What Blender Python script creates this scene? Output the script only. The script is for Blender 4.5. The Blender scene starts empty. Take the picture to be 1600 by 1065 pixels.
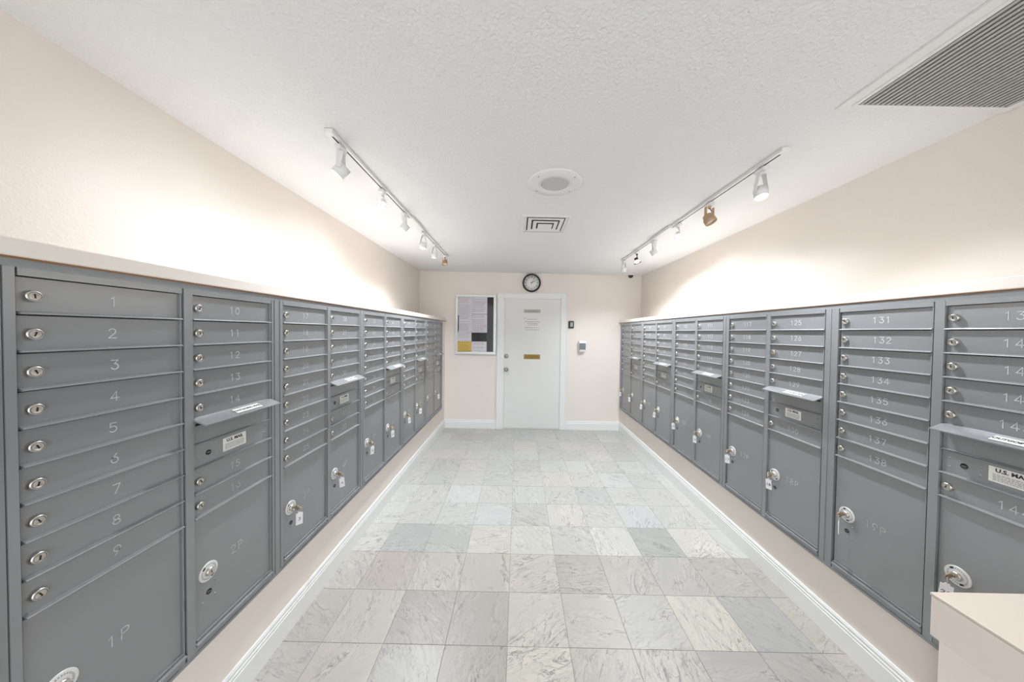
import bpy, bmesh, math, random
from mathutils import Vector, Matrix
random.seed(7)
S = bpy.context.scene
C = S.collection

# ------------------------------------------------------------------ camera
F, CX, CY = 466.95, 804.29, 527.33            # pixels, in the 1600 x 1065 frame
R_ = Vector((0.99987628, 0.01032396, 0.01186778))
U_ = Vector((-0.0120695, 0.01970122, 0.99973306))
W_ = Vector((-0.01008739, 0.99975261, -0.01982339))
CAM_H = 1.5404
cam = bpy.data.cameras.new('camera'); cam_o = bpy.data.objects.new('camera', cam); C.objects.link(cam_o)
cam.sensor_fit = 'HORIZONTAL'; cam.sensor_width = 36.0; cam.lens = F / 1600 * 36
cam.shift_x = -(CX - 800) / 1600; cam.shift_y = (CY - 532.5) / 1600
cam.clip_start = 0.02
M = Matrix((R_, U_, -W_)).transposed().to_4x4(); M.translation = Vector((0, 0, CAM_H))
cam_o.matrix_world = M
S.camera = cam_o

# ------------------------------------------------------------------ light and exposure
world = bpy.data.worlds.new('world'); S.world = world; world.use_nodes = True
bg = world.node_tree.nodes['Background']
bg.inputs[0].default_value = (0.90, 0.96, 1.0, 1); bg.inputs[1].default_value = 2.2   # light of the lobby behind the open end
S.view_settings.view_transform = 'Standard'; S.view_settings.look = 'None'
S.view_settings.gamma = 1; S.view_settings.use_curve_mapping = False
S.view_settings.exposure = 0.23
SPOT_W = 56.0

# ------------------------------------------------------------------ room dimensions (metres)
A, B = 1.137, 1.591            # mailbox faces, left and right of the camera
WL, WR = 1.154, 1.622          # knee walls
UL, UR = 1.5584, 1.9282        # upper walls, set back behind the ledges
END = 4.7177
BACK = -1.6
YL, YR = 0.671, 0.7255
ZT, UN, WID = 1.6557, 0.0889, 0.7684
ZB = 0.378
LEDGE0, LEDGE1 = 1.697, 1.738
HL, HR = 2.4848, 2.4398
def cz(x): return HL + (HR - HL) * (x + UL) / (UL + UR)

# ------------------------------------------------------------------ materials
def srgb(r, g, b):
    f = lambda c: (c / 255 / 12.92) if c / 255 <= .04045 else ((c / 255 + .055) / 1.055) ** 2.4
    return (f(r), f(g), f(b), 1)
MATS = {}
def mat(name, col, rough=.5, metal=0., spec=.5, bump=None, emit=None, vary=None):
    m = bpy.data.materials.new(name); m.use_nodes = True; MATS[name] = m
    nt = m.node_tree; b = nt.nodes['Principled BSDF']
    b.inputs['Base Color'].default_value = col; b.inputs['Roughness'].default_value = rough
    b.inputs['Metallic'].default_value = metal; b.inputs['Specular IOR Level'].default_value = spec
    if emit:
        b.inputs['Emission Color'].default_value = emit[0]; b.inputs['Emission Strength'].default_value = emit[1]
    tc = nt.nodes.new('ShaderNodeTexCoord')
    if bump:
        scale, strength, dist, detail, distort = bump
        n = nt.nodes.new('ShaderNodeTexNoise'); n.inputs['Scale'].default_value = scale
        n.inputs['Detail'].default_value = detail; n.inputs['Distortion'].default_value = distort
        nt.links.new(tc.outputs['Object'], n.inputs['Vector'])
        bp = nt.nodes.new('ShaderNodeBump'); bp.inputs['Strength'].default_value = strength
        bp.inputs['Distance'].default_value = dist
        nt.links.new(n.outputs['Fac'], bp.inputs['Height']); nt.links.new(bp.outputs['Normal'], b.inputs['Normal'])
    if vary:
        scale, amt = vary
        n = nt.nodes.new('ShaderNodeTexNoise'); n.inputs['Scale'].default_value = scale; n.inputs['Detail'].default_value = 4
        nt.links.new(tc.outputs['Object'], n.inputs['Vector'])
        mx = nt.nodes.new('ShaderNodeMix'); mx.data_type = 'RGBA'
        mx.inputs[6].default_value = tuple(c * (1 - amt) for c in col[:3]) + (1,)
        mx.inputs[7].default_value = tuple(min(1, c * (1 + amt)) for c in col[:3]) + (1,)
        nt.links.new(n.outputs['Fac'], mx.inputs[0]); nt.links.new(mx.outputs[2], b.inputs['Base Color'])
    return m
WALL = mat('wall_paint', srgb(236, 226, 217), .34, spec=.45, bump=(95, .35, .004, 5, 1.0), vary=(2.5, .02))
WALLB = mat('wall_paint_matt', srgb(235, 226, 218), .55, spec=.35, bump=(40, .12, .003, 3, .4), vary=(2.5, .02))
LEDGEM = mat('ledge_paint', srgb(230, 222, 213), .5, spec=.35, bump=(50, .1, .002, 3, 0))
CEIL = mat('ceiling_stipple', srgb(236, 236, 236), .8, spec=.2, bump=(80, .8, .008, 4, .6))
WHITE = mat('white_gloss_paint', srgb(235, 235, 234), .35, spec=.4, vary=(3, .015))
DOORW = mat('door_paint', srgb(228, 227, 225), .45, spec=.4, vary=(2, .012))
WMETAL = mat('white_metal', srgb(232, 231, 230), .4, spec=.5, vary=(9, .02))
GREY = mat('grey_powder_coat', (.258, .264, .273, 1), .26, metal=.15, spec=.85, bump=(900, .03, .0003, 2, 0), vary=(3, .05))
GREYT = mat('grey_trim', (.24, .248, .258, 1), .35, metal=.15, vary=(3, .05))
DARK = mat('cabinet_interior', (.015, .015, .015, 1), .8, vary=(8, .1))
STEEL = mat('nickel', (.62, .59, .55, 1), .28, metal=1, vary=(60, .08))
SATIN = mat('satin_nickel', (.36, .35, .33, 1), .32, metal=1, vary=(60, .08))
KEYWAY = mat('keyway_black', (.012, .011, .01, 1), .6, vary=(50, .1))
ENGR = mat('engraved_white', (.55, .565, .57, 1), .6, vary=(60, .05))
DISC = mat('lock_plate_silver', (.74, .74, .73, 1), .38, metal=.25, vary=(80, .06))
STICK = mat('sticker_white', srgb(228, 227, 222), .45, vary=(40, .02))
INK = mat('ink_black', (.02, .02, .02, 1), .6, vary=(50, .1))
INKG = mat('ink_grey', (.28, .28, .28, 1), .7, vary=(50, .1))
TAGW = mat('tag_plastic', srgb(236, 236, 232), .3, vary=(60, .03))
BRASS = mat('brass', (.30, .20, .07, 1), .4, metal=.9, vary=(30, .1))
BRASSD = mat('brass_flap', (.24, .155, .05, 1), .45, metal=.8, vary=(30, .12))
BRONZE = mat('bronze', srgb(190, 160, 128), .42, metal=.35, vary=(30, .1))
BROWND = mat('dark_bronze', srgb(70, 50, 42), .5, metal=.3, vary=(30, .1))
WOOD = mat('raw_wood_edge', srgb(150, 105, 62), .7, vary=(20, .2))
BLACK = mat('black_plastic', (.018, .016, .015, 1), .35, vary=(30, .1))
LAMP = mat('lamp_glass', (1, 1, 1, 1), .3, emit=((1, .97, .92, 1), 4.0), vary=(20, .01))
LAMPO = mat('lamp_glass_unlit', srgb(225, 222, 218), .2, vary=(20, .02))
GREYG = mat('grille_grey', srgb(176, 175, 173), .45, metal=.1, vary=(20, .03))
DUCT = mat('duct_dark', (.05, .05, .05, 1), .8, vary=(8, .1))
CORK = mat('felt_black', (.022, .020, .019, 1), .8, bump=(400, .3, .001, 2, 0))
PAPER = mat('paper_lilac', srgb(236, 229, 236), .7, vary=(15, .04))
PAPERY = mat('paper_yellow', srgb(226, 196, 92), .7, vary=(15, .06))
ALU = mat('aluminium', srgb(218, 219, 217), .32, metal=.35, vary=(20, .04))
FACE = mat('clock_face', srgb(232, 230, 226), .5, vary=(20, .02))
SMOKE = mat('smoked_plastic', srgb(120, 124, 130), .2, vary=(30, .15))
PLATE = mat('plate_grey', srgb(165, 165, 152), .4, metal=.3, vary=(40, .05))
SPKG = mat('speaker_mesh', srgb(196, 196, 195), .6, bump=(900, .5, .001, 1, 0))
GROUT = mat('grout', srgb(150, 147, 140), .85, vary=(20, .1))
LAMIN = mat('counter_top', srgb(216, 203, 190), .45, bump=(60, .1, .002, 3, 0), vary=(5, .03))

def glass():
    m = bpy.data.materials.new('pane_glass'); m.use_nodes = True; nt = m.node_tree; N = nt.nodes.new; L = nt.links.new
    for n in list(nt.nodes):
        if n.type == 'BSDF_PRINCIPLED': nt.nodes.remove(n)
    out = [n for n in nt.nodes if n.type == 'OUTPUT_MATERIAL'][0]
    tr = N('ShaderNodeBsdfTransparent'); gl = N('ShaderNodeBsdfGlossy'); fr = N('ShaderNodeFresnel'); fr.inputs[0].default_value = 1.28; mx = N('ShaderNodeMixShader')
    n = N('ShaderNodeTexNoise'); n.inputs['Scale'].default_value = 5
    r = N('ShaderNodeMapRange'); r.inputs[3].default_value = .01; r.inputs[4].default_value = .04
    L(n.outputs['Fac'], r.inputs[0]); L(r.outputs[0], gl.inputs['Roughness'])
    L(fr.outputs[0], mx.inputs[0]); L(tr.outputs[0], mx.inputs[1]); L(gl.outputs[0], mx.inputs[2]); L(mx.outputs[0], out.inputs[0])
    return m
GLASS = glass()

def marble():
    m = bpy.data.materials.new('marble_tile'); m.use_nodes = True; nt = m.node_tree; L = nt.links.new
    N = nt.nodes.new; b = nt.nodes['Principled BSDF']
    tc = N('ShaderNodeTexCoord'); oi = N('ShaderNodeObjectInfo')
    comb = N('ShaderNodeCombineXYZ')
    m1 = N('ShaderNodeMath'); m1.operation = 'MULTIPLY'; m1.inputs[1].default_value = 37.0
    m2 = N('ShaderNodeMath'); m2.operation = 'MULTIPLY'; m2.inputs[1].default_value = 61.0
    L(oi.outputs['Random'], m1.inputs[0]); L(oi.outputs['Random'], m2.inputs[0])
    L(m1.outputs[0], comb.inputs[0]); L(m2.outputs[0], comb.inputs[1])
    rot = N('ShaderNodeVectorRotate'); rot.rotation_type = 'Z_AXIS'
    L(tc.outputs['Object'], rot.inputs['Vector']); L(m1.outputs[0], rot.inputs['Angle'])
    add = N('ShaderNodeVectorMath'); add.operation = 'ADD'; L(rot.outputs[0], add.inputs[0]); L(comb.outputs[0], add.inputs[1])
    mp = N('ShaderNodeMapping'); mp.inputs['Scale'].default_value = (1.25, .34, 1); L(add.outputs[0], mp.inputs[0])
    cloud = N('ShaderNodeTexNoise'); cloud.inputs['Scale'].default_value = 7; cloud.inputs['Detail'].default_value = 6
    cloud.inputs['Roughness'].default_value = .62; cloud.inputs['Distortion'].default_value = .8; L(mp.outputs[0], cloud.inputs['Vector'])
    vein = N('ShaderNodeTexNoise'); vein.inputs['Scale'].default_value = 11; vein.inputs['Detail'].default_value = 9
    vein.inputs['Roughness'].default_value = .6; vein.inputs['Distortion'].default_value = 1.3; L(mp.outputs[0], vein.inputs['Vector'])
    s = N('ShaderNodeMath'); s.operation = 'SUBTRACT'; s.inputs[1].default_value = .5; L(vein.outputs['Fac'], s.inputs[0])
    a = N('ShaderNodeMath'); a.operation = 'ABSOLUTE'; L(s.outputs[0], a.inputs[0])
    vr = N('ShaderNodeMapRange'); vr.inputs[1].default_value = 0; vr.inputs[2].default_value = .018
    vr.inputs[3].default_value = 1; vr.inputs[4].default_value = 0; L(a.outputs[0], vr.inputs[0])
    msk = N('ShaderNodeMapRange'); msk.inputs[1].default_value = .40; msk.inputs[2].default_value = .60; L(cloud.outputs['Fac'], msk.inputs[0])
    vm = N('ShaderNodeMath'); vm.operation = 'MULTIPLY'; L(vr.outputs[0], vm.inputs[0]); L(msk.outputs[0], vm.inputs[1])
    cr = N('ShaderNodeValToRGB'); e = cr.color_ramp.elements
    e[0].position = .30; e[0].color = (.88, .88, .88, 1); e[1].position = .72; e[1].color = (1.09, 1.085, 1.075, 1)
    L(cloud.outputs['Fac'], cr.inputs[0])
    mul = N('ShaderNodeMix'); mul.data_type = 'RGBA'; mul.blend_type = 'MULTIPLY'; mul.inputs[0].default_value = 1
    L(oi.outputs['Color'], mul.inputs[6]); L(cr.outputs[0], mul.inputs[7])
    mix = N('ShaderNodeMix'); mix.data_type = 'RGBA'; mix.inputs[7].default_value = srgb(108, 106, 107)
    fine = N('ShaderNodeTexNoise'); fine.inputs['Scale'].default_value = 24; fine.inputs['Detail'].default_value = 8
    fine.inputs['Roughness'].default_value = .68; fine.inputs['Distortion'].default_value = .9; L(mp.outputs[0], fine.inputs['Vector'])
    f1 = N('ShaderNodeMath'); f1.operation = 'SUBTRACT'; f1.inputs[1].default_value = .5; L(fine.outputs['Fac'], f1.inputs[0])
    f2 = N('ShaderNodeMath'); f2.operation = 'ABSOLUTE'; L(f1.outputs[0], f2.inputs[0])
    f3 = N('ShaderNodeMapRange'); f3.inputs[1].default_value = 0; f3.inputs[2].default_value = .03; f3.inputs[3].default_value = .45; f3.inputs[4].default_value = 0; L(f2.outputs[0], f3.inputs[0])
    f4 = N('ShaderNodeMath'); f4.operation = 'MULTIPLY'; L(f3.outputs[0], f4.inputs[0]); L(msk.outputs[0], f4.inputs[1])
    f5 = N('ShaderNodeMath'); f5.operation = 'MAXIMUM'; L(vm.outputs[0], f5.inputs[0]); L(f4.outputs[0], f5.inputs[1])
    vs = N('ShaderNodeMath'); vs.operation = 'MULTIPLY'; vs.inputs[1].default_value = .98; L(f5.outputs[0], vs.inputs[0])
    L(vs.outputs[0], mix.inputs[0]); L(mul.outputs[2], mix.inputs[6]); L(mix.outputs[2], b.inputs['Base Color'])
    b.inputs['Roughness'].default_value = .36; b.inputs['Specular IOR Level'].default_value = .45
    return m
MARBLE = marble()

# ------------------------------------------------------------------ mesh helpers
class MB:
    """collects shapes into one mesh; each shape gets the material index given"""
    def __init__(s): s.v = []; s.f = []; s.m = []; s.sm = []
    def _add(s, vs, fs, mi, T=None, smooth=False):
        o = len(s.v)
        s.v += [tuple(T @ Vector(v)) if T else tuple(v) for v in vs]
        for f in fs: s.f.append([i + o for i in f]); s.m.append(mi); s.sm.append(smooth)
        return s
    def box(s, x0, x1, y0, y1, z0, z1, mi=0, T=None):
        vs = [(x0, y0, z0), (x1, y0, z0), (x1, y1, z0), (x0, y1, z0), (x0, y0, z1), (x1, y0, z1), (x1, y1, z1), (x0, y1, z1)]
        return s._add(vs, [(0, 3, 2, 1), (4, 5, 6, 7), (0, 1, 5, 4), (1, 2, 6, 5), (2, 3, 7, 6), (3, 0, 4, 7)], mi, T)
    def lathe(s, prof, n=16, mi=0, T=None, smooth=True):
        """profile of (radius, height) turned about z"""
        vs = []; fs = []; rings = []
        for r, h in prof:
            if r < 1e-7: rings.append([len(vs)]); vs.append((0, 0, h))
            else:
                rings.append(list(range(len(vs), len(vs) + n)))
                vs += [(r * math.cos(2 * math.pi * k / n), r * math.sin(2 * math.pi * k / n), h) for k in range(n)]
        for a, b in zip(rings, rings[1:]):
            for k in range(n):
                k2 = (k + 1) % n
                if len(a) == 1 and len(b) == 1: continue
                if len(a) == 1: fs.append((a[0], b[k2], b[k]))
                elif len(b) == 1: fs.append((a[k], a[k2], b[0]))
                else: fs.append((a[k], a[k2], b[k2], b[k]))
        return s._add(vs, fs, mi, T, smooth)
    def tube(s, pts, r, n=8, mi=0, closed=False):
        pts = [Vector(p) for p in pts]; vs = []; fs = []
        for i, p in enumerate(pts):
            a = pts[i - 1] if (i or closed) else p; b = pts[(i + 1) % len(pts)] if (i < len(pts) - 1 or closed) else p
            t = (b - a).normalized(); ref = Vector((0, 0, 1)) if abs(t.z) < .9 else Vector((1, 0, 0))
            u = t.cross(ref).normalized(); w = t.cross(u)
            vs += [tuple(p + r * (math.cos(2 * math.pi * k / n) * u + math.sin(2 * math.pi * k / n) * w)) for k in range(n)]
        m = len(pts)
        for i in range(m if closed else m - 1):
            for k in range(n):
                a = i * n + k; b = i * n + (k + 1) % n; c = ((i + 1) % m) * n + (k + 1) % n; d = ((i + 1) % m) * n + k
                fs.append((a, b, c, d))
        if not closed: fs += [tuple(range(n)), tuple(range((m - 1) * n, m * n))[::-1]]
        return s._add(vs, fs, mi, None, True)
    def prism(s, poly, x0, x1, mi=0, T=None):
        """polygon in (y, z) swept along x"""
        n = len(poly); vs = [(x0, y, z) for y, z in poly] + [(x1, y, z) for y, z in poly]
        fs = [tuple(range(n))[::-1], tuple(range(n, 2 * n))] + [(i, (i + 1) % n, n + (i + 1) % n, n + i) for i in range(n)]
        return s._add(vs, fs, mi, T)
    def mesh(s, name, mats):
        me = bpy.data.meshes.new(name); me.from_pydata(s.v, [], s.f)
        for m in (mats if isinstance(mats, (list, tuple)) else [mats]): me.materials.append(m)
        me.polygons.foreach_set('material_index', s.m); me.polygons.foreach_set('use_smooth', s.sm)
        bm = bmesh.new(); bm.from_mesh(me); bmesh.ops.recalc_face_normals(bm, faces=bm.faces); bm.to_mesh(me); bm.free()
        me.update(); return me
    def build(s, name, mats, parent=None, loc=None, rot=None):
        return put(name, s.mesh(name, mats), parent, loc, rot)
def put(name, me, parent=None, loc=None, rot=None):
    o = bpy.data.objects.new(name, me); C.objects.link(o)
    if parent: o.parent = parent
    if loc: o.location = loc
    if rot: o.rotation_euler = rot
    return o
def empty(name, loc, rz=0):
    o = bpy.data.objects.new(name, None); C.objects.link(o); o.location = loc; o.rotation_euler = (0, 0, rz)
    o.empty_display_size = .05; return o
def tag(o, label, cat, group=None):
    o['label'] = label; o['category'] = cat
    if group: o['group'] = group
    return o
def struct(o, label=None):
    o['kind'] = 'structure'
    if label: o['label'] = label
    return o
def bev(o, w, seg=2):
    m = o.modifiers.new('bevel', 'BEVEL'); m.width = w; m.segments = seg; m.limit_method = 'ANGLE'; return o
def text_mesh(txt, size, extrude=.0002, bold=0.0, align='CENTER'):
    cu = bpy.data.curves.new('lettering', 'FONT'); cu.body = txt; cu.size = size; cu.extrude = extrude; cu.offset = bold
    cu.align_x = align; cu.align_y = 'CENTER'; cu.resolution_u = 2
    o = bpy.data.objects.new('lettering_tmp', cu); C.objects.link(o)
    dg = bpy.context.evaluated_depsgraph_get()
    me = bpy.data.meshes.new_from_object(o.evaluated_get(dg)); bpy.data.objects.remove(o); bpy.data.curves.remove(cu)
    return me
RX = math.pi / 2

# single-stroke engraving numerals
def arc(cx, cy, rx, ry, a0, a1, n=10):
    return [(cx + rx * math.cos(math.radians(a0 + (a1 - a0) * k / n)), cy + ry * math.sin(math.radians(a0 + (a1 - a0) * k / n))) for k in range(n + 1)]
GL = {
 '0': [arc(.3, .5, .3, .5, 0, 360, 18)], '1': [[(.1, .82), (.32, 1), (.32, 0)]],
 '2': [arc(.3, .72, .28, .28, 165, -35, 10) + [(0, 0), (.62, 0)]],
 '3': [[(.04, 1), (.58, 1), (.28, .62)] + arc(.3, .31, .3, .31, 80, -155, 12)],
 '4': [[(.46, 0), (.46, 1), (0, .28), (.66, .28)]],
 '5': [[(.54, 1), (.1, 1), (.05, .55)] + arc(.29, .32, .31, .32, 125, -145, 12)],
 '6': [[(.46, 1), (.12, .55)] + arc(.3, .31, .29, .31, 140, 500, 16)],
 '7': [[(0, 1), (.6, 1), (.2, 0)]],
 '8': [arc(.3, .75, .25, .25, -90, 270, 14), arc(.3, .25, .3, .25, 90, 450, 14)],
 '9': [[(.14, 0), (.48, .45)] + arc(.3, .69, .29, .31, -40, 320, 16)],
 'P': [[(.05, 0), (.05, 1), (.35, 1)] + arc(.35, .75, .25, .25, 90, -90, 8) + [(.05, .5)]],
}
def stroke_text(txt, h, w):
    """flat engraved strokes in the x,z plane facing -y, centred on the origin"""
    vs = []; fs = []; adv = .95 * h; tot = adv * (len(txt) - 1) + .62 * h
    for k, ch in enumerate(txt):
        ox = -tot / 2 + adv * k
        for q, pl in enumerate(GL[ch]):
            P = [Vector((ox + x * h, (z - .5) * h)) for x, z in pl]
            closed = (P[0] - P[-1]).length < 1e-6
            if closed: P = P[:-1]
            m = len(P); i0 = len(vs)
            for a in range(m):                                       # mitred ribbon: no overlapping faces within a stroke
                pa = P[a - 1] if (a or closed) else None; pb = P[(a + 1) % m] if (a < m - 1 or closed) else None
                da = (P[a] - pa).normalized() if pa is not None else None; db = (pb - P[a]).normalized() if pb is not None else None
                if da is None: da = db
                if db is None: db = da
                t = da + db; t = t.normalized() if t.length > .25 else da
                nn = Vector((-t.y, t.x)); k_ = min(1.7, 1 / max(.3, abs(nn.dot(Vector((-da.y, da.x))))))
                e = Vector((0, 0)) if closed else (-db * w * .4 if a == 0 else (da * w * .4 if a == m - 1 else Vector((0, 0))))
                for sg in (-1, 1): c = P[a] + e + nn * sg * k_ * w / 2; vs.append((c.x, -q * .00012, c.y))
            for a in range(m if closed else m - 1):
                b = (a + 1) % m; fs.append((i0 + 2 * a, i0 + 2 * b, i0 + 2 * b + 1, i0 + 2 * a + 1))
    me = bpy.data.meshes.new('number'); me.from_pydata(vs, [], fs); me.materials.append(ENGR); return me

# ------------------------------------------------------------------ structure
# floor slab and its marble tiles
fl = struct(MB().box(-UL - .1, UR + .1, BACK, END + .1, -.12, -.0025).build('floor', GROUT), 'pale veined marble tile floor')
TX, TY, T = .2714, 1.434, .3048
gap = .0009
xs = [TX + T * k for k in range(-6, 7)]; ys = [TY + T * k for k in range(-10, 13)]
tile_cache = {}
tones = [(212, 211, 207), (208, 206, 202), (214, 210, 203), (206, 205, 202), (211, 208, 203), (203, 201, 197), (209, 209, 207)]
near_fade = [(206, 199, 190), (200, 194, 187), (210, 203, 194), (197, 190, 184), (204, 200, 194)]  # warmer set for the near rows: exposure fade put into the tile colour
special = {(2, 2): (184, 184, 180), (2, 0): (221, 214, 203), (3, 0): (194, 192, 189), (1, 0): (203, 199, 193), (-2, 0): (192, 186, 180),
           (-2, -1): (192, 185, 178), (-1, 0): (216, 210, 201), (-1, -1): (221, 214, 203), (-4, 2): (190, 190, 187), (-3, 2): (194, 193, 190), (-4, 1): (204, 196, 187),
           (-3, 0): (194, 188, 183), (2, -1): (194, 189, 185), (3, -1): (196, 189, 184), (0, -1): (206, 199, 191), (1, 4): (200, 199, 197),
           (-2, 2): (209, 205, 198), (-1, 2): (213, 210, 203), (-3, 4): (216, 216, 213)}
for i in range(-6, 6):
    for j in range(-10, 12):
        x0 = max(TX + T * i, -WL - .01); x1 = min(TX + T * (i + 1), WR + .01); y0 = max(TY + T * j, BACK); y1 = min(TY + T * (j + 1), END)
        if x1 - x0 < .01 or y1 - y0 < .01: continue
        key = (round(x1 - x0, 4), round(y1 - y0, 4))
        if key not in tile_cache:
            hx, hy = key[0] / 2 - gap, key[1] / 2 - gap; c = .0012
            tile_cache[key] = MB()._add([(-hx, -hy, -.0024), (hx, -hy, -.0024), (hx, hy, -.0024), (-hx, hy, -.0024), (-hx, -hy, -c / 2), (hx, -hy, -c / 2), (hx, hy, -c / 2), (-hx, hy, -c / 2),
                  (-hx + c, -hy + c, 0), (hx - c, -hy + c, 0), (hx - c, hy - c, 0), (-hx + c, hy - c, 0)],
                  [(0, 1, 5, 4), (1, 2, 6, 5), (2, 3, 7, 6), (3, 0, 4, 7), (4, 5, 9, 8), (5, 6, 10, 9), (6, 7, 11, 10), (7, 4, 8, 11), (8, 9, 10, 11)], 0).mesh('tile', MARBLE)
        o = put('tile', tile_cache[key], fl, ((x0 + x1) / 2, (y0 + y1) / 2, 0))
        t = special.get((i, j)) or random.choice(tones if j > 1 else near_fade); k = random.uniform(.97, 1.03) * (.78 if j > 1 else .72)  # near rows also scaled darker, carrying the same painted fade
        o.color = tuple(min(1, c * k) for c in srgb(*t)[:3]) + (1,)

# upper walls, end wall, ceiling
struct(MB().box(-UL - .1, -UL, BACK, END + .1, -.0024, 2.6).build('wall_left', WALL), 'beige glossy textured wall above the first mailboxes')
struct(MB().box(UR, UR + .1, BACK, END + .1, -.0024, 2.6).build('wall_right', WALL), 'beige glossy textured wall above the higher-numbered mailboxes')
struct(MB().box(-UL, UR, END, END + .1, -.0024, 2.6).build('wall_end', WALLB), 'beige end wall with the white door')
ce = MB(); 
x0, x1 = -UL, UR
ce._add([(x0, BACK, cz(x0)), (x1, BACK, cz(x1)), (x1, END, cz(x1)), (x0, END, cz(x0)), (x0, BACK, 2.62), (x1, BACK, 2.62), (x1, END, 2.62), (x0, END, 2.62)],
        [(0, 1, 2, 3), (7, 6, 5, 4), (0, 4, 5, 1), (1, 5, 6, 2), (2, 6, 7, 3), (3, 7, 4, 0)], 0)
struct(ce.build('ceiling', CEIL), 'white stippled ceiling')

# knee walls, piers and ledges round the mailbox recesses
EL0, EL1 = YL - .0405, YL + 4 * WID + .7279      # left bank of cabinets
ER0, ER1 = YR + WID - .7279, YR + 5 * WID + .0405
SUR = .022
def furred(side, name, X, U, e0, e1):
    s = side; m = MB()
    xa, xb = sorted((s * X, s * U))
    m.box(xa, xb, e0 - SUR, e1 + SUR, -.0024, ZB - .012)                 # knee wall
    m.box(xa, xb, BACK, e0 - SUR, -.0024, LEDGE0 - .004)                 # pier before the bank
    m.box(xa, xb, e1 + SUR, END, -.0024, LEDGE0 - .004)                  # pier after the bank
    return struct(m.build(name, WALLB))
furred(-1, 'wall_left_lower', WL, UL, EL0, EL1)
furred(1, 'wall_right_lower', WR, UR, ER0, ER1)
def ledge(side, name, X, U):
    xa, xb = sorted((side * X, side * U))
    o = struct(MB().box(xa, xb, BACK, END, LEDGE0, LEDGE1).build(name, LEDGEM), 'beige painted ledge capping the mailboxes'); bev(o, .003)
    xa, xb = sorted((side * (X + .004), side * (X + .03)))
    MB().box(xa, xb, BACK, END - .001, LEDGE0 - .004, LEDGE0).build('wood_edge', WOOD, o)
ledge(-1, 'trim_1', A - .006, UL); ledge(1, 'trim_2', B - .006, UR)
def surround(side, name, X, e0, e1):
    s = side; o = empty(name, (0, 0, 0)); struct(o, 'grey metal trim framing the mailbox bank')
    def bar(n, x0, x1, y0, y1, z0, z1):
        xa, xb = sorted((s * x0, s * x1)); return MB().box(xa, xb, y0, y1, z0, z1).build(n, GREYT, o)
    bar('top_bar', X + .001, X + .04, e0 - SUR, e1 + SUR, ZT + .0185, LEDGE0 - .004)
    bar('bottom_bar', X - .002, X + .04, e0 - SUR, e1 + SUR, ZB - .012, ZB)
    bar('end_bar', X - .002, X + .04, e0 - SUR, e0, ZB, ZT + .0185); bar('end_bar', X - .002, X + .04, e1, e1 + SUR, ZB, ZT + .0185)
    return o
surround(-1, 'trim_3', A, EL0, EL1); surround(1, 'trim_4', B, ER0, ER1)

# baseboards
def base_profile(t=.012, h=.142):
    return [(0, 0), (-t, 0), (-t, h * .70), (-t * .75, h * .73), (-t * .9, h * .80), (-t * .55, h * .85), (-t * .75, h * .92), (-t * .4, h), (0, h)]
def baseboard(name, L, loc, rz, label):
    return struct(MB().prism(base_profile(), 0, L).build(name, WHITE, None, loc, (0, 0, rz)), label)
baseboard('baseboard_left', END - .013 - BACK, (-WL, BACK, 0), RX, 'white moulded baseboard under mailboxes 1 to 74')
baseboard('baseboard_right', END - .013 - 1.12, (WR, END - .013, 0), -RX, 'white moulded baseboard under mailboxes 75 to 144')
baseboard('baseboard_end_1', (-.316 + WL), (-WL, END, 0), 0, 'white baseboard under the notice board')
baseboard('baseboard_end_2', (WR - .760), (.760, END, 0), 0, 'white baseboard under the soap dispenser')

# ------------------------------------------------------------------ door in the end wall
D = struct(empty('door_1', (.228, END, 0)), 'plain white door with brass mail slot')
def dm(n, m, mt, par=D, b=0):
    o = m.build(n, mt, par)
    if b: bev(o, b)
    return o
ca = MB()
ca.box(-.540, -.452, -.022, 0, 0, 2.142).box(.452, .535, -.022, 0, 0, 2.142).box(-.452, .452, -.022, 0, 2.068, 2.142)
ca.box(-.552, -.535, -.028, 0, 0, 2.150).box(.530, .545, -.028, 0, 0, 2.150).box(-.552, .545, -.028, 0, 2.138, 2.150)
dm('door_casing', ca, WHITE, b=.003)
dm('door_stop', MB().box(-.452, -.440, -.016, 0, 0, 2.068).box(.440, .452, -.016, 0, 0, 2.068).box(-.452, .452, -.016, 0, 2.056, 2.068), WHITE)
leaf = dm('door_leaf', MB().box(-.438, .438, -.008, 0, .014, 2.054), DOORW, b=.002)
def knob(n, z, big):
    T = Matrix.Translation((-.404, -.008, z)) @ Matrix.Rotation(RX, 4, 'X')
    m = MB()
    if big: m.lathe([(0.034, 0), (.034, .006), (.026, .010), (.012, .014), (.012, .034), (.024, .040), (.030, .052), (.027, .064), (.014, .070), (0, .071)], 20, 0, T)
    else: m.lathe([(.033, 0), (.033, .010), (.026, .018), (.022, .020), (0, .020)], 20, 0, T).box(-.4065, -.4015, -.031, -.027, z - .012, z + .012, 1)
    return m.build(n, [SATIN, KEYWAY], D)
knob('deadbolt', 1.155, 0); knob('door_knob', .945, 1)
ms = dm('mail_slot', MB().box(-.129, .127, -.013, -.008, 1.112, 1.187), BRASS, b=.002)
MB().box(-.113, .111, -.0165, -.013, 1.124, 1.174).build('mail_flap', BRASSD, ms); 
pl = dm('name_plate', MB().box(-.134, .124, -.011, -.008, 1.842, 1.892), PLATE)
def dashes(rows, par, name, mt, y, minw=.008, maxw=.03):
    """rows of (x0, x1, z, height): worn small print that cannot be made out"""
    m = MB(); rnd = random.Random(3)
    for xa, xb, z, h in rows:
        x = xa
        while x < xb - .004:
            w = min(rnd.uniform(minw, maxw), xb - x); m.box(x, x + w, y - .0004, y, z - h / 2, z + h / 2); x += w + .0055
    return m.build(name, mt, par)
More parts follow.
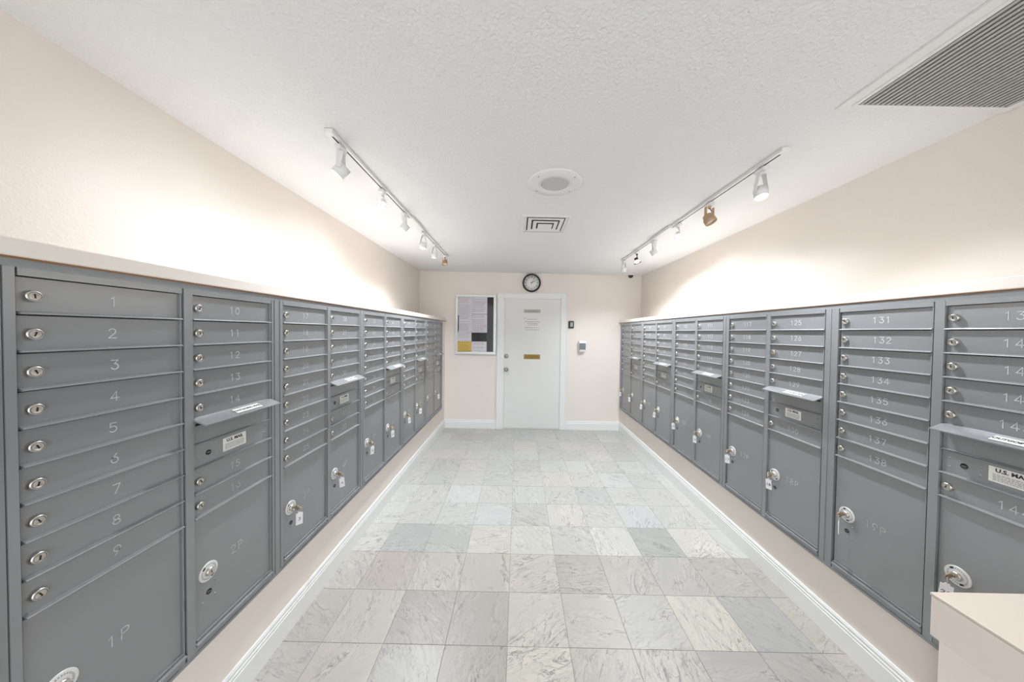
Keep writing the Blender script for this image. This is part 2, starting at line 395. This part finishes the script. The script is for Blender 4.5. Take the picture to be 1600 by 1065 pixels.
dashes([(-.085, .075, 1.867, .016)], pl, 'lettering', INKG, -.0111, .010, .018)
nt_ = dm('door_notice', MB().box(-.140, .132, -.0088, -.008, 1.535, 1.765), DOORW)
dashes([(-.128, -.112, 1.752, .014), (-.085, .080, 1.740, .007), (-.120, .118, 1.700, .008), (-.085, .085, 1.672, .008), (-.075, .080, 1.650, .007),
        (-.118, .005, 1.608, .009), (.02, .110, 1.608, .006), (-.105, .105, 1.575, .007)], nt_, 'printed_lines', INKG, -.0088)

# ------------------------------------------------------------------ mailbox cabinets
LEAF_W = .326
def door_mesh(units):
    h = units * UN; m = MB()
    m.box(.0, LEAF_W, .0085, .016, .004, h - .0025)
    m.prism([(.016, 0), (-.0030, .0006), (-.0042, .0024), (-.0030, .0048), (.0086, .0078), (.016, .0078)], 0, LEAF_W + .004)
    return m.mesh('mailbox_door', GREY)
def parcel_mesh(units):
    h = units * UN; m = MB()
    m.box(.0, LEAF_W, .0085, .016, .003, h - .0025)
    m.box(.004, LEAF_W, .0005, .0085, .003, .007)
    return m.mesh('parcel_door', GREY)
DOOR1 = door_mesh(1); PARCEL = {5: parcel_mesh(5), 6: parcel_mesh(6)}
TF = Matrix.Rotation(RX, 4, 'X')         # +z of a lathe turned towards -y
lm = MB().lathe([(.0138, -.002), (.0138, .007), (.0128, .0105), (.0105, .0125), (.0098, .0118), (0, .0122)], 18, 0, TF)
lm.box(-.0012, .0012, -.0128, -.010, -.0050, .0050, 1)
lm.lathe([(.0094, .0119), (.0102, .0124)], 18, 1, TF)
LOCK = lm.mesh('lock', [STEEL, KEYWAY])
pm = MB().lathe([(.034, -.0005), (.034, .002), (.0325, .0025), (.0, .0025)], 28, 0, TF)
for a in (35, 205):
    Tm = Matrix.Rotation(-math.radians(a), 4, 'Y')
    pm.box(-.0055, 0.00551, -.0031, -.0022, .0225, .0285, 1, Tm)
for k in range(30):                       # ring of worn small lettering
    a = 360 * k / 30
    if min(abs((a - x + 180) % 360 - 180) for x in (35, 205)) < 22: continue
    pm.box(-.0012, .0012, -.0028, -.0022, .0225, .0265, 2, Matrix.Rotation(-math.radians(a), 4, 'Y'))
PLATEM = pm.mesh('lock_plate', [DISC, KEYWAY, INKG])
cm = MB().lathe([(.0150, .002), (.0150, .009), (.0135, .0125), (.0115, .0135), (0, .0138)], 18, 0, TF)
cm.box(-.0012, .0012, -.0145, -.011, -.005, .005, 1)
CYL = cm.mesh('lock_cylinder', [STEEL, KEYWAY])
am = MB().lathe([(.0095, 0), (.0095, .0015), (.0085, .0018), (.0085, .0006), (0, .0006)], 16, 0, TF)
am.box(-.006, .006, -.0012, -.0008, -.0012, .0012, 1)
ARROW = am.mesh('service_lock', [KEYWAY, GREYT])
RIVET = MB().lathe([(.0042, 0), (.0036, .0012), (.002, .0019), (0, .0021)], 10, 0, TF).mesh('rivet', GREY)
# outgoing-mail hood, its sticker and the U.S. MAIL label
fy0, fz0, fy1, fz1 = .010, .010, -.044, -.0125
HOOD = MB().prism([(fy0, fz0), (fy1, fz1), (fy1, fz1 - .0035), (fy1 + .004, fz1 - .0035), (fy0, fz0 - .005)], -.001, .331).mesh('outgoing_hood', GREY)
hood_ang = math.atan2(fz0 - fz1, fy0 - fy1)
STK = MB().box(-.058, .058, -.014, .014, 0, .0006).mesh('hood_sticker', STICK)
OUTG = text_mesh('OUTGOING MAIL', .0145, .0002, .0004); OUTG.materials.append(INK)
USLAB = MB().box(-.049, .049, -.0006, 0, -.0255, .0255).mesh('mail_label', STICK)
UST = text_mesh('U.S. MAIL', .0172, .0002, .0006); UST.materials.append(INK)
um = MB(); rnd = random.Random(5)
for r in range(5):
    x = -.040
    while x < .040:
        w = min(rnd.uniform(.003, .009), .041 - x); um.box(x, x + w, -.0003, 0, -.0015 - r * .0047, .0006 - r * .0047); x += w + .0018
USFINE = um.mesh('fine_print', INKG)
NUMS = {}
def number(n, h=.0255, w=.0025):
    if n not in NUMS: NUMS[n] = stroke_text(n, h, w)
    return NUMS[n]

def frame_mesh():
    m = MB(); top = ZT - ZB; bot = ZT - 14 * UN - ZB; H = top + .0185
    for xa, xb in ((-.0405, -.006), (.699, .7279)):                      # outer stiles, two stepped flats each
        mid = (xa + xb) / 2
        m.box(xa + .0005, mid - .001, .001, .03, 0, H); m.box(mid - .001, mid + .001, .005, .03, 0, H); m.box(mid + .001, xb, -.001, .03, 0, H)
    m.box(.3355, .3625, -.001, .03, 0, H)                                # middle stile
    for c in (0, .364):
        m.box(c + .3265, c + .3305, .002, .03, bot, top)                 # bead at the hinge side
        m.box(c - .002, c + .331, .0, .03, top, H)                       # head rail
        m.box(c - .002, c + .331, .001, .03, 0, bot)                     # bottom rail
        m.prism([(.004, bot - .004), (-.005, bot - .006), (-.006, bot - .009), (-.005, bot - .012), (.004, bot - .013)], c, c + .331)
    return m.mesh('frame', GREY)
FRAME = frame_mesh()
BODY = MB().box(-.0405, .7279, .03, .36, 0, ZT - ZB + .0185).box(-.006, .3355, .017, .03, .02, ZT - ZB).box(.3625, .699, .017, .03, .02, ZT - ZB).mesh('body', DARK)
SLOTP = MB().box(0, LEAF_W, .0085, .016, .002, UN - .002).box(.012, LEAF_W - .012, 0.0080, .0087, UN - .022, UN - .013, 1).prism([(.012, 0), (.001, .001), (.001, .003), (.012, .006)], 0, LEAF_W).mesh('slot_panel', [GREY, DARK])

KEYS = []
def cabinet(first, nA, nB, pA, side, k):
    """double column: nA boxes + parcel | five boxes, outgoing mail, nB boxes + parcel"""
    if side < 0: root = empty('mailbox_cabinet', (-A, YL + WID * k, ZB), RX)
    else: root = empty('mailbox_cabinet', (B, YR + WID * (k + 1), ZB), -RX)
    last = first + nA + 5 + nB - 1
    tag(root, 'grey metal mailbox cabinet with boxes %d to %d and parcel lockers %dP and %dP' % (first, last, pA, pA + 1), 'mailbox', 'grey mailbox cabinets along the walls')
    put('body', BODY, root); put('frame', FRAME, root)
    top = ZT - ZB; n = first
    def door(c, row):
        nonlocal n
        d = put('mailbox_door', DOOR1, root, (c, 0, top - UN * (row + 1)))
        rl = (0, 0, 0)
        lk = put('lock', LOCK, d, (.0205, .0085, UN * .49), (0, random.uniform(-.5, .5), 0))
        put('number', number(str(n)), d, (.163 + random.uniform(-.003, .003), 0.0079, UN * .5)); n += 1
    def parcel(c, row, pn):
        u = 14 - row
        d = put('parcel_door', PARCEL[u], root, (c, 0, top - UN * 14)); mid = u * UN / 2
        pl_ = put('lock_plate', PLATEM, d, (.052, .0085, mid), (0, random.uniform(-.3, .3), 0)); 
        put('lock_cylinder', CYL, d, (.052, .0085, mid))
        put('service_lock', ARROW, d, (.054, .0085, mid - .078))
        for dx in (-.022, .022):
            for dz in (-.028, .028): put('rivet', RIVET, d, (.054 + dx, .0085, mid - .078 + dz))
        put('number', number('%dP' % pn, .030), d, (.165, .0079, mid + (.012 if pn != 20 else -.030)))
        KEYS.append((pn, side, root.matrix_basis.copy() @ Matrix.Translation((c + .052, .0085, top - UN * 14 + mid))))
    for r in range(nA): door(0, r)
    parcel(0, nA, pA)
    c = .364
    for r in range(5): door(c, r)
    sp = put('slot_panel', SLOTP, root, (c, 0, top - UN * 6))
    hd = put('outgoing_hood', HOOD, root, (c, 0, top - UN * 5))
    f = .5; hz = (fz0 + fz1) / 2 + .0006; hy = (fy0 + fy1) / 2 - .002
    put('hood_sticker', STK, hd, (.190, hy, hz + .0002), (hood_ang, 0, 0))
    put('lettering', OUTG, hd, (.190, hy - .0004, hz + .0012), (hood_ang, 0, 0))
    mp = put('service_panel', DOOR1, root, (c, 0, top - UN * 7))
    put('service_lock', ARROW, mp, (.056, .0085, UN * .52))
    for dx in (-.037, .037):
        for dz in (-.016, .016): put('rivet', RIVET, mp, (.056 + dx, .0085, UN * .52 + dz))
    for dz in (-.014, .014): put('rivet', RIVET, mp, (.303, .0085, UN * .55 + dz))
    put('mail_label', USLAB, mp, (.160, .0084, UN * .56)); put('lettering', UST, mp, (.160, .0076, UN * .56 + .0145), (RX, 0, 0)); put('fine_print', USFINE, mp, (.160, .0078, UN * .56 + .001))
    for r in range(nB): door(c, 7 + r)
    parcel(c, 7 + nB, pA + 1)
    return root
n = 1
for k in range(5):
    if k < 2: cabinet(n, 9, 2, 1 + 2 * k, -1, k); n += 16
    else: cabinet(n, 8, 1, 1 + 2 * k, -1, k); n += 14
for k in range(4, -1, -1): cabinet(n, 8, 1, 11 + 2 * (4 - k), 1, k); n += 14

# keys left in the parcel locks
bow = MB().lathe([(0, -.0012), (.0140, -.0012), (.0150, 0), (.0140, .0012), (0, .0012)], 16, 0, Matrix.Translation((0, -.034, 0)) @ Matrix.Rotation(RX, 4, 'Y'))
bow.box(-.0011, .0011, -.024, -.0115, -.004, .004); bow.lathe([(.0032, -.0014), (.0032, .0014)], 8, 1, Matrix.Translation((0, -.041, 0)) @ Matrix.Rotation(RX, 4, 'Y')); bow.lathe([(.0, .00141), (.0032, .0014)], 8, 1, Matrix.Translation((0, -.041, 0)) @ Matrix.Rotation(RX, 4, 'Y'))
BOW = bow.mesh('key', [mat('key_brass', (.52, .42, .30, 1), .35, metal=.9, vary=(60, .1)), KEYWAY]); 
RING = MB().tube([(.0, .0125 * math.sin(2 * math.pi * q / 18), .0125 * math.cos(2 * math.pi * q / 18)) for q in range(18)], .0011, 6, 0, True).mesh('split_ring', STEEL)
tg = MB(); tg.box(-.0145, .0145, -.0014, .0014, -.064, -.006); tg.box(-.006, .006, -.0014, .0014, -.006, 0); TAGM = tg.mesh('tag', TAGW)
nb = MB(); nb.box(-.0105, .0105, -.0018, -.0013, -.056, -.015, 0); TAGP = nb.mesh('tag_insert', PAPER)
no_key = {1, 2, 9}
for pn, side, Mx in KEYS:
    if pn in no_key: continue
    rnd = random.Random(pn)
    k = empty('parcel_key', (0, 0, 0)); k.matrix_basis = Mx @ Matrix.Translation((0, -.0, 0))
    tag(k, 'key with %s hanging from the lock of parcel locker %dP' % ('narrow clear tag' if pn == 19 else 'white plastic tag', pn), 'key', 'keys left in the parcel locker locks')
    put('key', BOW, k, (0, 0, 0), (0, rnd.uniform(-.4, .4), 0))
    sg = -.65 if side < 0 else .55
    put('split_ring', RING, k, (.004, -.043, -.0115), (0, 0, rnd.uniform(.2, .7)))
    a = (sg + rnd.uniform(-.25, .25)) if pn != 19 else -.80
    sw = rnd.uniform(-.10, .10)
    tgo = put('tag', TAGM, k, (.004, -.043, -.0235), (0, sw, a))
    put('tag_insert', TAGP, tgo)
    put('number', number(str(pn), .013, .0022), tgo, (0, -.0021, -.035)).data = (lambda me: (me.materials.clear(), me.materials.append(INK), me)[-1])(stroke_text(str(pn), .013, .0024))

# ------------------------------------------------------------------ beige counter box by the last cabinet
ctr = empty('wall_counter', (1.42, .5, 0)); tag(ctr, 'beige boxed counter jutting from the wall below mailboxes 139 to 144', 'counter')
XO, YO = -1.42, -.5
bev(MB().box(1.27 + XO, 1.577 + XO, .08 + YO, .909 + YO, .632, .752).build('counter_apron', WALLB, ctr), .002)
bev(MB().box(1.268 + XO, 1.577 + XO, .08 + YO, .911 + YO, .7535, .762).build('counter_top', LAMIN, ctr), .002)
MB().box(1.274 + XO, 1.577 + XO, .085 + YO, .904 + YO, .7515, .754).build('joint', WOOD, ctr)
MB().box(1.577 + XO, 1.5885 + XO, .08 + YO, 1.103 + YO, 0.0, .425).box(1.577 + XO, 1.5845 + XO, .08 + YO, .909 + YO, .425, .752).build('support_panel', WALLB, ctr)

# ------------------------------------------------------------------ end-wall things
def wall_thing(name, x, z, label, cat): return tag(empty(name, (x, END, z)), label, cat)
ck = wall_thing('wall_clock', .207, 2.309, 'round black-rimmed clock reading five past two above the door', 'clock')
TC = Matrix.Rotation(RX, 4, 'X')
MB().lathe([(.118, .018), (.122, .032), (.132, .038), (.140, .034), (.144, .022), (.144, 0), (0, 0)], 48, 0, TC).build('rim', BLACK, ck)
fc = MB().lathe([(0, .020), (.121, .020), (.121, .0165), (0, .0165)], 48, 0, TC).build('dial', FACE, ck)
for hnum in range(1, 13):
    a = math.radians(30 * hnum); me = text_mesh(str(hnum), .030, .0003, .0006); me.materials.append(INK)
    put('numeral', me, fc, (.092 * math.sin(a), -.0208, .092 * math.cos(a)), (RX, 0, 0))
for k in range(60):
    if k == 0: mk = MB().box(-.0010, .0010, -.0208, -.020, .110, .116).mesh('minute_mark', INK)
    put('minute_mark', mk, fc, None, (0, math.radians(6 * k), 0))
def hand(n, L, w, tail, deg, y):
    return MB().box(-w / 2, w / 2, y - .001, y, -tail, L).build(n, BLACK, ck, None, (0, math.radians(deg), 0))
hand('hour_hand', .066, .007, .020, 62.5, -.024); hand('minute_hand', .098, .0045, .022, 30, -.026)
MB().lathe([(.006, .020), (.006, .028), (0, .029)], 12, 0, TC).build('hub', BLACK, ck)

nb_ = wall_thing('notice_board', -.661, 1.647, 'white-framed glass notice board with black backing beside the door', 'notice board')
hw, hh, fw = .320, .469, .040
fr = MB()
fr.box(-hw, hw, -.034, 0, hh - fw, hh).box(-hw, hw, -.034, 0, -hh, -hh + fw).box(-hw, -hw + fw - .004, -.034, 0, -hh + fw, hh - fw).box(hw - fw - .004, hw, -.034, 0, -hh + fw, hh - fw)
bev(fr.build('frame', ALU, nb_), .004)
MB().box(-hw + .03, hw - .03, -.010, -.004, -hh + .03, hh - .03).build('backing', CORK, nb_)
MB().box(-hw + .034, hw - .042, -.0290, -.0265, -hh + .034, hh - .034).build('pane', GLASS, nb_)
MB().lathe([(.009, .034), (.009, .040), (.006, .0425), (0, .0425)], 14, 0, Matrix.Translation((hw - .020, 0, -.007)) @ TC).build('lock', STEEL, nb_)
def px(lx, ly): return (-.661 - hw + (lx - 118) / (718 - 118) * 2 * hw, 1.647 + hh - (ly - 92) / (1003 - 92) * 2 * hh)
sheets = [((150, 130), (358, 410), PAPER, 'lilac printed notice sheet pinned in the top corner of the board beside another sheet'),
          ((360, 130), (582, 385), PAPER, 'lilac printed sheet beside the bare black strip at the top of the board'),
          ((165, 412), (352, 655), PAPER, 'printed sheet with widely spaced lines, pinned under the corner notice of the board'),
          ((354, 390), (582, 670), PAPER, 'densely ruled printed sheet directly above the black gap on the board'),
          ((150, 657), (352, 805), PAPER, 'small pale notice directly above the yellow sheet on the board'),
          ((150, 807), (352, 955), PAPERY, 'yellow notice sheet in the bottom corner of the board'),
          ((354, 808), (578, 960), PAPER, 'pale notice below the black gap on the board')]
for q, (p0, p1, mt, lab) in enumerate(sheets):
    xa, za = px(*p0); xb, zb = px(*p1); cx_, cz_ = (xa + xb) / 2, (za + zb) / 2; w, h = xb - xa, za - zb
    sh = tag(empty('notice_sheet', (cx_, END - .0104, zb)), lab, 'paper', 'notices pinned in the notice board')
    MB().box(-w / 2, w / 2, -.0012, 0, 0, h).build('sheet', mt, sh)
    rows = int(h / .017); rr = random.Random(q); m = MB()
    for r in range(rows):
        if rr.random() < .15: continue
        z = h - .016 - r * (h - .02) / rows; x = -w / 2 + .014; end = w / 2 - rr.uniform(.014, .06)
        while x < end:
            ww = min(rr.uniform(.012, .04), end - x + .004); m.box(x, x + ww, -.0016, -.0012, z - .0030, z + .0012); x += ww + .006
    m.build('printed_lines', INKG if mt is PAPER else mat('ink_ochre', srgb(150, 105, 30), .7, vary=(30, .1)), sh)['kind'] = 'stuff'
    MB().lathe([(.004, 0), (.0045, .003), (0, .0042)], 8, 0, Matrix.Translation((-w / 2 + .012, -.0012, h - .012)) @ TC).build('pin', BLACK, sh)

rd = wall_thing('card_reader', .8365, 1.6625, 'small black card reader with pale keypad beside the door frame', 'card reader')
bev(MB().box(-.042, .042, -.022, 0, -.058, .058).build('housing', BLACK, rd), .008, 3)
bev(MB().box(-.016, .026, -.0255, -.021, -.034, .036).build('face_plate', PLATE, rd), .004)
MB().box(-.006, .016, -.0268, -.0255, -.022, .006).build('sensor', GREYG, rd)
sd = wall_thing('soap_dispenser', 1.008, 1.327, 'white wall dispenser with smoked window beneath the card reader', 'dispenser')
bev(MB().prism([(0, -.05), (0, .085), (-.06, .085), (-.075, .06), (-.07, -.05)], -.054, .054).build('body', WMETAL, sd), .006, 2)
bev(MB().box(-.050, .048, -.0785, -.068, -.044, .055).build('window', SMOKE, sd), .004)
bev(MB().prism([(0, -.052), (-.068, -.052), (-.060, -.085), (-.03, -.095), (0, -.08)], -.044, .044).build('push_bar', WMETAL, sd), .005)

# ------------------------------------------------------------------ ceiling things
tilt = math.atan2(HR - HL, UL + UR)
def ceil_thing(name, x, y, label, cat, group=None):
    o = tag(empty(name, (x, y, cz(x))), label, cat, group); o.rotation_euler = (0, -tilt, 0); return o
sp = ceil_thing('ceiling_speaker', .217, 1.864, 'round white ceiling speaker with grey mesh centre', 'speaker')
MB().lathe([(.165, 0), (.166, -.004), (.160, -.010), (.110, -.012), (.086, -.0125), (.086, -.009)], 56, 0).build('rim', WMETAL, sp)
MB().lathe([(.087, -.0085), (.05, -.0098), (0, -.0105)], 40, 0).build('mesh_grille', SPKG, sp)
for a in (40, 140, 220, 320): MB().lathe([(.0045, -.0108), (.004, -.0130), (0, -.0134)], 10, 0, Matrix.Translation((.138 * math.cos(math.radians(a)), .138 * math.sin(math.radians(a)), 0))).build('screw', GREYT, sp)
vt = ceil_thing('ceiling_diffuser', .218, 2.566, 'square white air diffuser with nested louvres above the aisle', 'vent')
def ring(n, h0, h1, z0, z1, th, mt, par, dy=0):
    """square ring louvre flaring down and out"""
    m = MB(); P = [(-1, -1), (1, -1), (1, 1), (-1, 1)]
    vs = [(x * h0, y * h0 + dy, z0) for x, y in P] + [(x * h1, y * h1 + dy, z1) for x, y in P] + [(x * (h1 - th), y * (h1 - th) + dy, z1) for x, y in P] + [(x * (h0 - th), y * (h0 - th) + dy, z0) for x, y in P]
    fs = []
    for a in range(4):
        for k in range(4):
            b = (a + 1) % 4; fs.append((a * 4 + k, a * 4 + (k + 1) % 4, b * 4 + (k + 1) % 4, b * 4 + k))
    return m._add(vs, fs, 0).build(n, mt, par)
MB().box(-.165, .165, -.165, .165, -.002, -.0005).build('duct_opening', DUCT, vt)
ring('frame', .200, .185, -.0005, -.010, .006, WMETAL, vt); ring('flange', .192, .192, -.0005, -.006, .036, WMETAL, vt)
for h, z in ((.145, -.007), (.102, -.015)): ring('louvre', h, h, z, z - .004, .030, WMETAL, vt)
MB().box(-.060, .060, -.060, .060, -.027, -.023).build('centre_plate', WMETAL, vt)
gx0, gx1, gy0, gy1 = 1.308, 1.880, .48, 1.190
gr_ = ceil_thing('return_grille', (gx0 + gx1) / 2, (gy0 + gy1) / 2, 'large grey slatted return-air grille set in a white ceiling frame', 'vent')
gw, gl = (gx1 - gx0) / 2, (gy1 - gy0) / 2
MB().box(-gw - .050, -gw, -gl - .035, gl + .035, -.008, -.0005).box(gw, gw + .044, -gl - .035, gl + .035, -.008, -.0005).box(-gw, gw, gl, gl + .035, -.008, -.0005).box(-gw, gw, -gl - .035, -gl, -.008, -.0005).build('frame', WMETAL, gr_)
MB().box(-gw - .012, -gw, -gl, gl, -.013, -.008).box(gw, gw + .010, -gl, gl, -.013, -.008).box(-gw - .012, gw + .010, gl, gl + .010, -.013, -.008).build('inner_bead', WMETAL, gr_)
MB().box(-gw, gw, -gl, gl, -.0015, -.0005).build('duct_opening', mat('filter_grey', (.16, .16, .155, 1), .9, vary=(20, .1)), gr_)
NS = 29
slat = MB().prism([(-.0056, -.0135), (.0056, -.0135), (.0050, -.0095), (-.0050, -.0095)], -gl, gl, 0, Matrix.Rotation(RX, 4, 'Z')).mesh('slat', GREYG)
for k in range(NS): put('slat', slat, gr_, (-gw + (k + .5) * 2 * gw / NS, 0, 0))
dc = ceil_thing('dome_camera', 1.715, 4.60, 'small black dome camera in the corner by the end wall', 'camera')
MB().lathe([(.045, -.0005), (.046, -.018), (.040, -.022)], 24, 0).build('base', WMETAL, dc)
MB().lathe([(.039, -.021), (.036, -.038), (.024, -.054), (.01, -.061), (0, -.062)], 24, 0).build('dome', BLACK, dc)

# track rails
def track(x, y0, y1, f0, f1, label):
    o = ceil_thing('track_rail', x, y0, label, 'light track')
    L = y1 - y0
    r = MB().box(-.0175, .0175, 0, L, -.018, -.0005).build('rail', WMETAL, o); bev(r, .002)
    MB().box(-.004, .004, .02, f0 - y0, -.0186, -.0175).box(-.004, .004, f1 - y0, L - .02, -.0186, -.0175).build('slot', DUCT, o)
    bev(MB().box(-.030, .030, f0 - y0, f1 - y0, -.026, -.0005).build('feed_cover', WMETAL, o), .004)
    for yy in (0, L): bev(MB().box(-.020, .020, yy - .015, yy + .015, -.021, -.0005).build('end_cap', WMETAL, o), .003)
TLX, TRX = -.893, 1.285
track(TLX, 1.412, 3.70, 2.44, 2.74, 'white lighting track on the ceiling, its first lamp a white can')
track(TRX, 1.486, 3.70, 2.53, 2.86, 'white lighting track carrying the bronze gimbal with a loose cord')

# spotlights
def look(v):
    z = -Vector(v).normalized(); ref = Vector((0, 0, 1)) if abs(z.z) < .95 else Vector((0, 1, 0))
    x = ref.cross(z).normalized(); y = z.cross(x); return Matrix((x, y, z)).transposed().to_4x4()
def spot(x, y, style, aim, label, lit=True, power=1.0, drop=.108, yaw=0, size=1.0, angle=134, mt=None):
    root = tag(empty('track_spotlight', (x, y, cz(x) - .0265)), label, 'spotlight', 'spotlights clipped to the ceiling tracks')
    aim = Vector(aim).normalized(); M_ = look(aim)                     # lamp looks along local -z
    side = M_.to_3x3() @ Vector((1, 0, 0))
    body = mt or WMETAL
    bev(MB().box(-.014, .014, -.032, .032, -.020, 0).build('adapter', WMETAL if style != 'hook' else BROWND, root), .003)
    MB().lathe([(.009, -.034), (.010, -.02)], 12).build('stem', body, root)
    P = Vector((0, 0, -drop)); r = .037 * size; l = .062 * size
    TM = Matrix.Translation(P) @ M_
    if style == 'can':
        s2 = Vector((side.x, side.y, 0)).normalized()
        for sg in (-1, 1):
            a0 = Vector((0, 0, -.028)) + s2 * sg * .014; a1 = P + s2 * sg * (r + .004)
            tang = s2.cross(Vector((0, 0, 1))); w0, w1 = .016, .010
            t2 = s2 * .0015; vs = []
            for q, w in ((a0, w0), (a1, w1)):
                for d in (-1, 1):
                    for e in (-1, 1): vs.append(tuple(q + tang * d * w + t2 * e))
            MB()._add(vs, [(0, 1, 3, 2), (4, 6, 7, 5), (0, 4, 5, 1), (2, 3, 7, 6), (0, 2, 6, 4), (1, 5, 7, 3)], 0).build('yoke_arm', body, root)
        MB().box(-.016, .016, -.016, .016, -.031, -.027).build('yoke_plate', body, root)
        MB().lathe([(r * .97, -l / 2 - .002), (r, -l / 2 - .002), (r, l / 2), (r * .96, l / 2), (r * .96, -l / 2)], 28, 0, TM).build('can', body, root)
        MB().lathe([(r * .95, l * .28), (r * .5, l * .42), (0, l * .45)], 24, 0, TM).build('socket', BROWND, root)
        MB().lathe([(0, -l * .50), (r * .5, -l * .49), (r * .955, -l * .42), (r * .955, l * .1)], 28, 0, TM).build('lens', LAMP if lit else LAMPO, root)
    elif style == 'bulb':
        MB().tube([(0, 0, -.03), tuple(Vector((0, 0, -.055)) + side * .010), tuple(P - aim * .028 + side * .012)], .005, 8).build('arm', body, root)
        MB().lathe([(r * .62, l * .1), (r * .62, l * .62), (r * .5, l * .68), (0, l * .68)], 24, 0, TM).build('socket', body, root)
        MB().lathe([(r * .60, l * .1), (r * .85, -l * .25), (r * .97, -l * .42), (0, -l * .47)], 24, 0, TM).build('lens', LAMP if lit else LAMPO, root)
        MB().lathe([(r * .99, -l * .40), (r * 1.15, -l * .38), (r * 1.15, -l * .54), (r * .99, -l * .52), (r * .99, -l * .40)], 28, 0, TM).build('ring', WMETAL if body is WMETAL else BROWND, root)
    elif style == 'gimbal':
        s2 = Vector((1, .25, 0)).normalized()
        for sg in (-1, 1):
            MB().box(-.0025, .0025, -.009, .009, -drop - .012, -.026, 0, Matrix.Translation(s2 * sg * (r * .86)) @ Matrix.Rotation(math.atan2(s2.y, s2.x), 4, 'Z')).build('yoke_arm', body, root)
        MB().tube([(0, 0, -.030), (.014, 0, -.050), (.010, 0, -.064), (-.012, 0, -drop + .02), (-.01, 0, -drop + .006)], .0028, 6).build('cord', BLACK, root)
        MB().lathe([(r * .55, l * .62), (r * .8, l * .50), (r * .92, l * .10), (r * .92, l * .05)], 24, 0, TM).build('reflector', body, root)
        MB().lathe([(0, l * .62), (r * .55, l * .62)], 24, 0, TM).build('back_cap', BROWND, root)
        MB().lathe([(r * .94, l * .05), (r * 1.06, l * .05), (r * 1.06, -l * .5), (r * .98, -l * .5), (r * .94, l * .0)], 28, 0, TM).build('ring', body, root)
        MB().lathe([(0, -l * .30), (r * .95, -l * .26)], 24, 0, TM).build('lens', LAMP if lit else LAMPO, root)
    if lit:
        ld = bpy.data.lights.new('lamp', 'SPOT'); ld.energy = SPOT_W * power; ld.color = (.90, .955, 1.0)
        ld.spot_size = math.radians(angle); ld.spot_blend = .95; ld.shadow_soft_size = .025
        lo = bpy.data.objects.new('lamp', ld); C.objects.link(lo); lo.parent = root
        lo.matrix_local = Matrix.Translation(P + aim * (l * .5 + .030)) @ M_
    return root
spot(TLX, 1.50, 'can', (-.55, -.12, -.70), 'white can spotlight tilted to the wall, first on the track above mailboxes 1 to 16', drop=.115, size=.88, power=.12)
spot(TLX, 1.96, 'bulb', (-.14, -.22, -.95), 'white spotlight with a glowing bare bulb, beside the first can on its track', drop=.085, size=.72, power=.85)
spot(TLX, 2.34, 'can', (-.52, -.10, -.72), 'white can spotlight at the feed cover of the track above mailboxes 1 to 74', drop=.105, power=.22, size=.80)
spot(TLX, 2.80, 'can', (-.16, -.15, -.95), 'white can spotlight just past the feed cover, pointing down above mailboxes 1 to 74', drop=.115, power=1.1, size=.82)
spot(TLX, 3.17, 'can', (-.12, .12, -.95), 'white can spotlight pointing down between its neighbour and the bronze lamp', drop=.115, power=1.15, size=.80)
spot(TLX, 3.62, 'gimbal', (.05, -.25, -.95), 'small unlit bronze spotlight at the end of the track above mailboxes 1 to 74', lit=False, drop=.085, mt=BRONZE, size=.85)
spot(TRX, 1.62, 'can', (-.05, -.28, -.92), 'white spotlight with a brightly glowing lens beside the ceiling grille', drop=.128, size=.84, power=1.0)
spot(TRX, 2.05, 'gimbal', (.30, -.30, -.80), 'bronze gimbal spotlight with a loose black cord, unlit', lit=False, drop=.105, mt=BRONZE, size=.95)
spot(TRX, 2.44, 'bulb', (.14, -.15, -.95), 'white spotlight with glowing bulb, beside the bronze gimbal and the feed cover', drop=.090, size=.72, power=1.0)
spot(TRX, 2.87, 'can', (.48, -.08, -.80), 'white can spotlight tilted to the wall above mailboxes 75 to 144', drop=.110, power=.38, size=.85)
spot(TRX, 3.28, 'bulb', (.30, -.05, -.90), 'dark bronze spotlight with a bent arm and glowing bulb', drop=.095, mt=BROWND, size=.85, power=1.0)
spot(TRX, 3.68, 'can', (.02, .16, -.95), 'white can spotlight at the end of the track near the dome camera', drop=.110, power=1.05, size=.80)
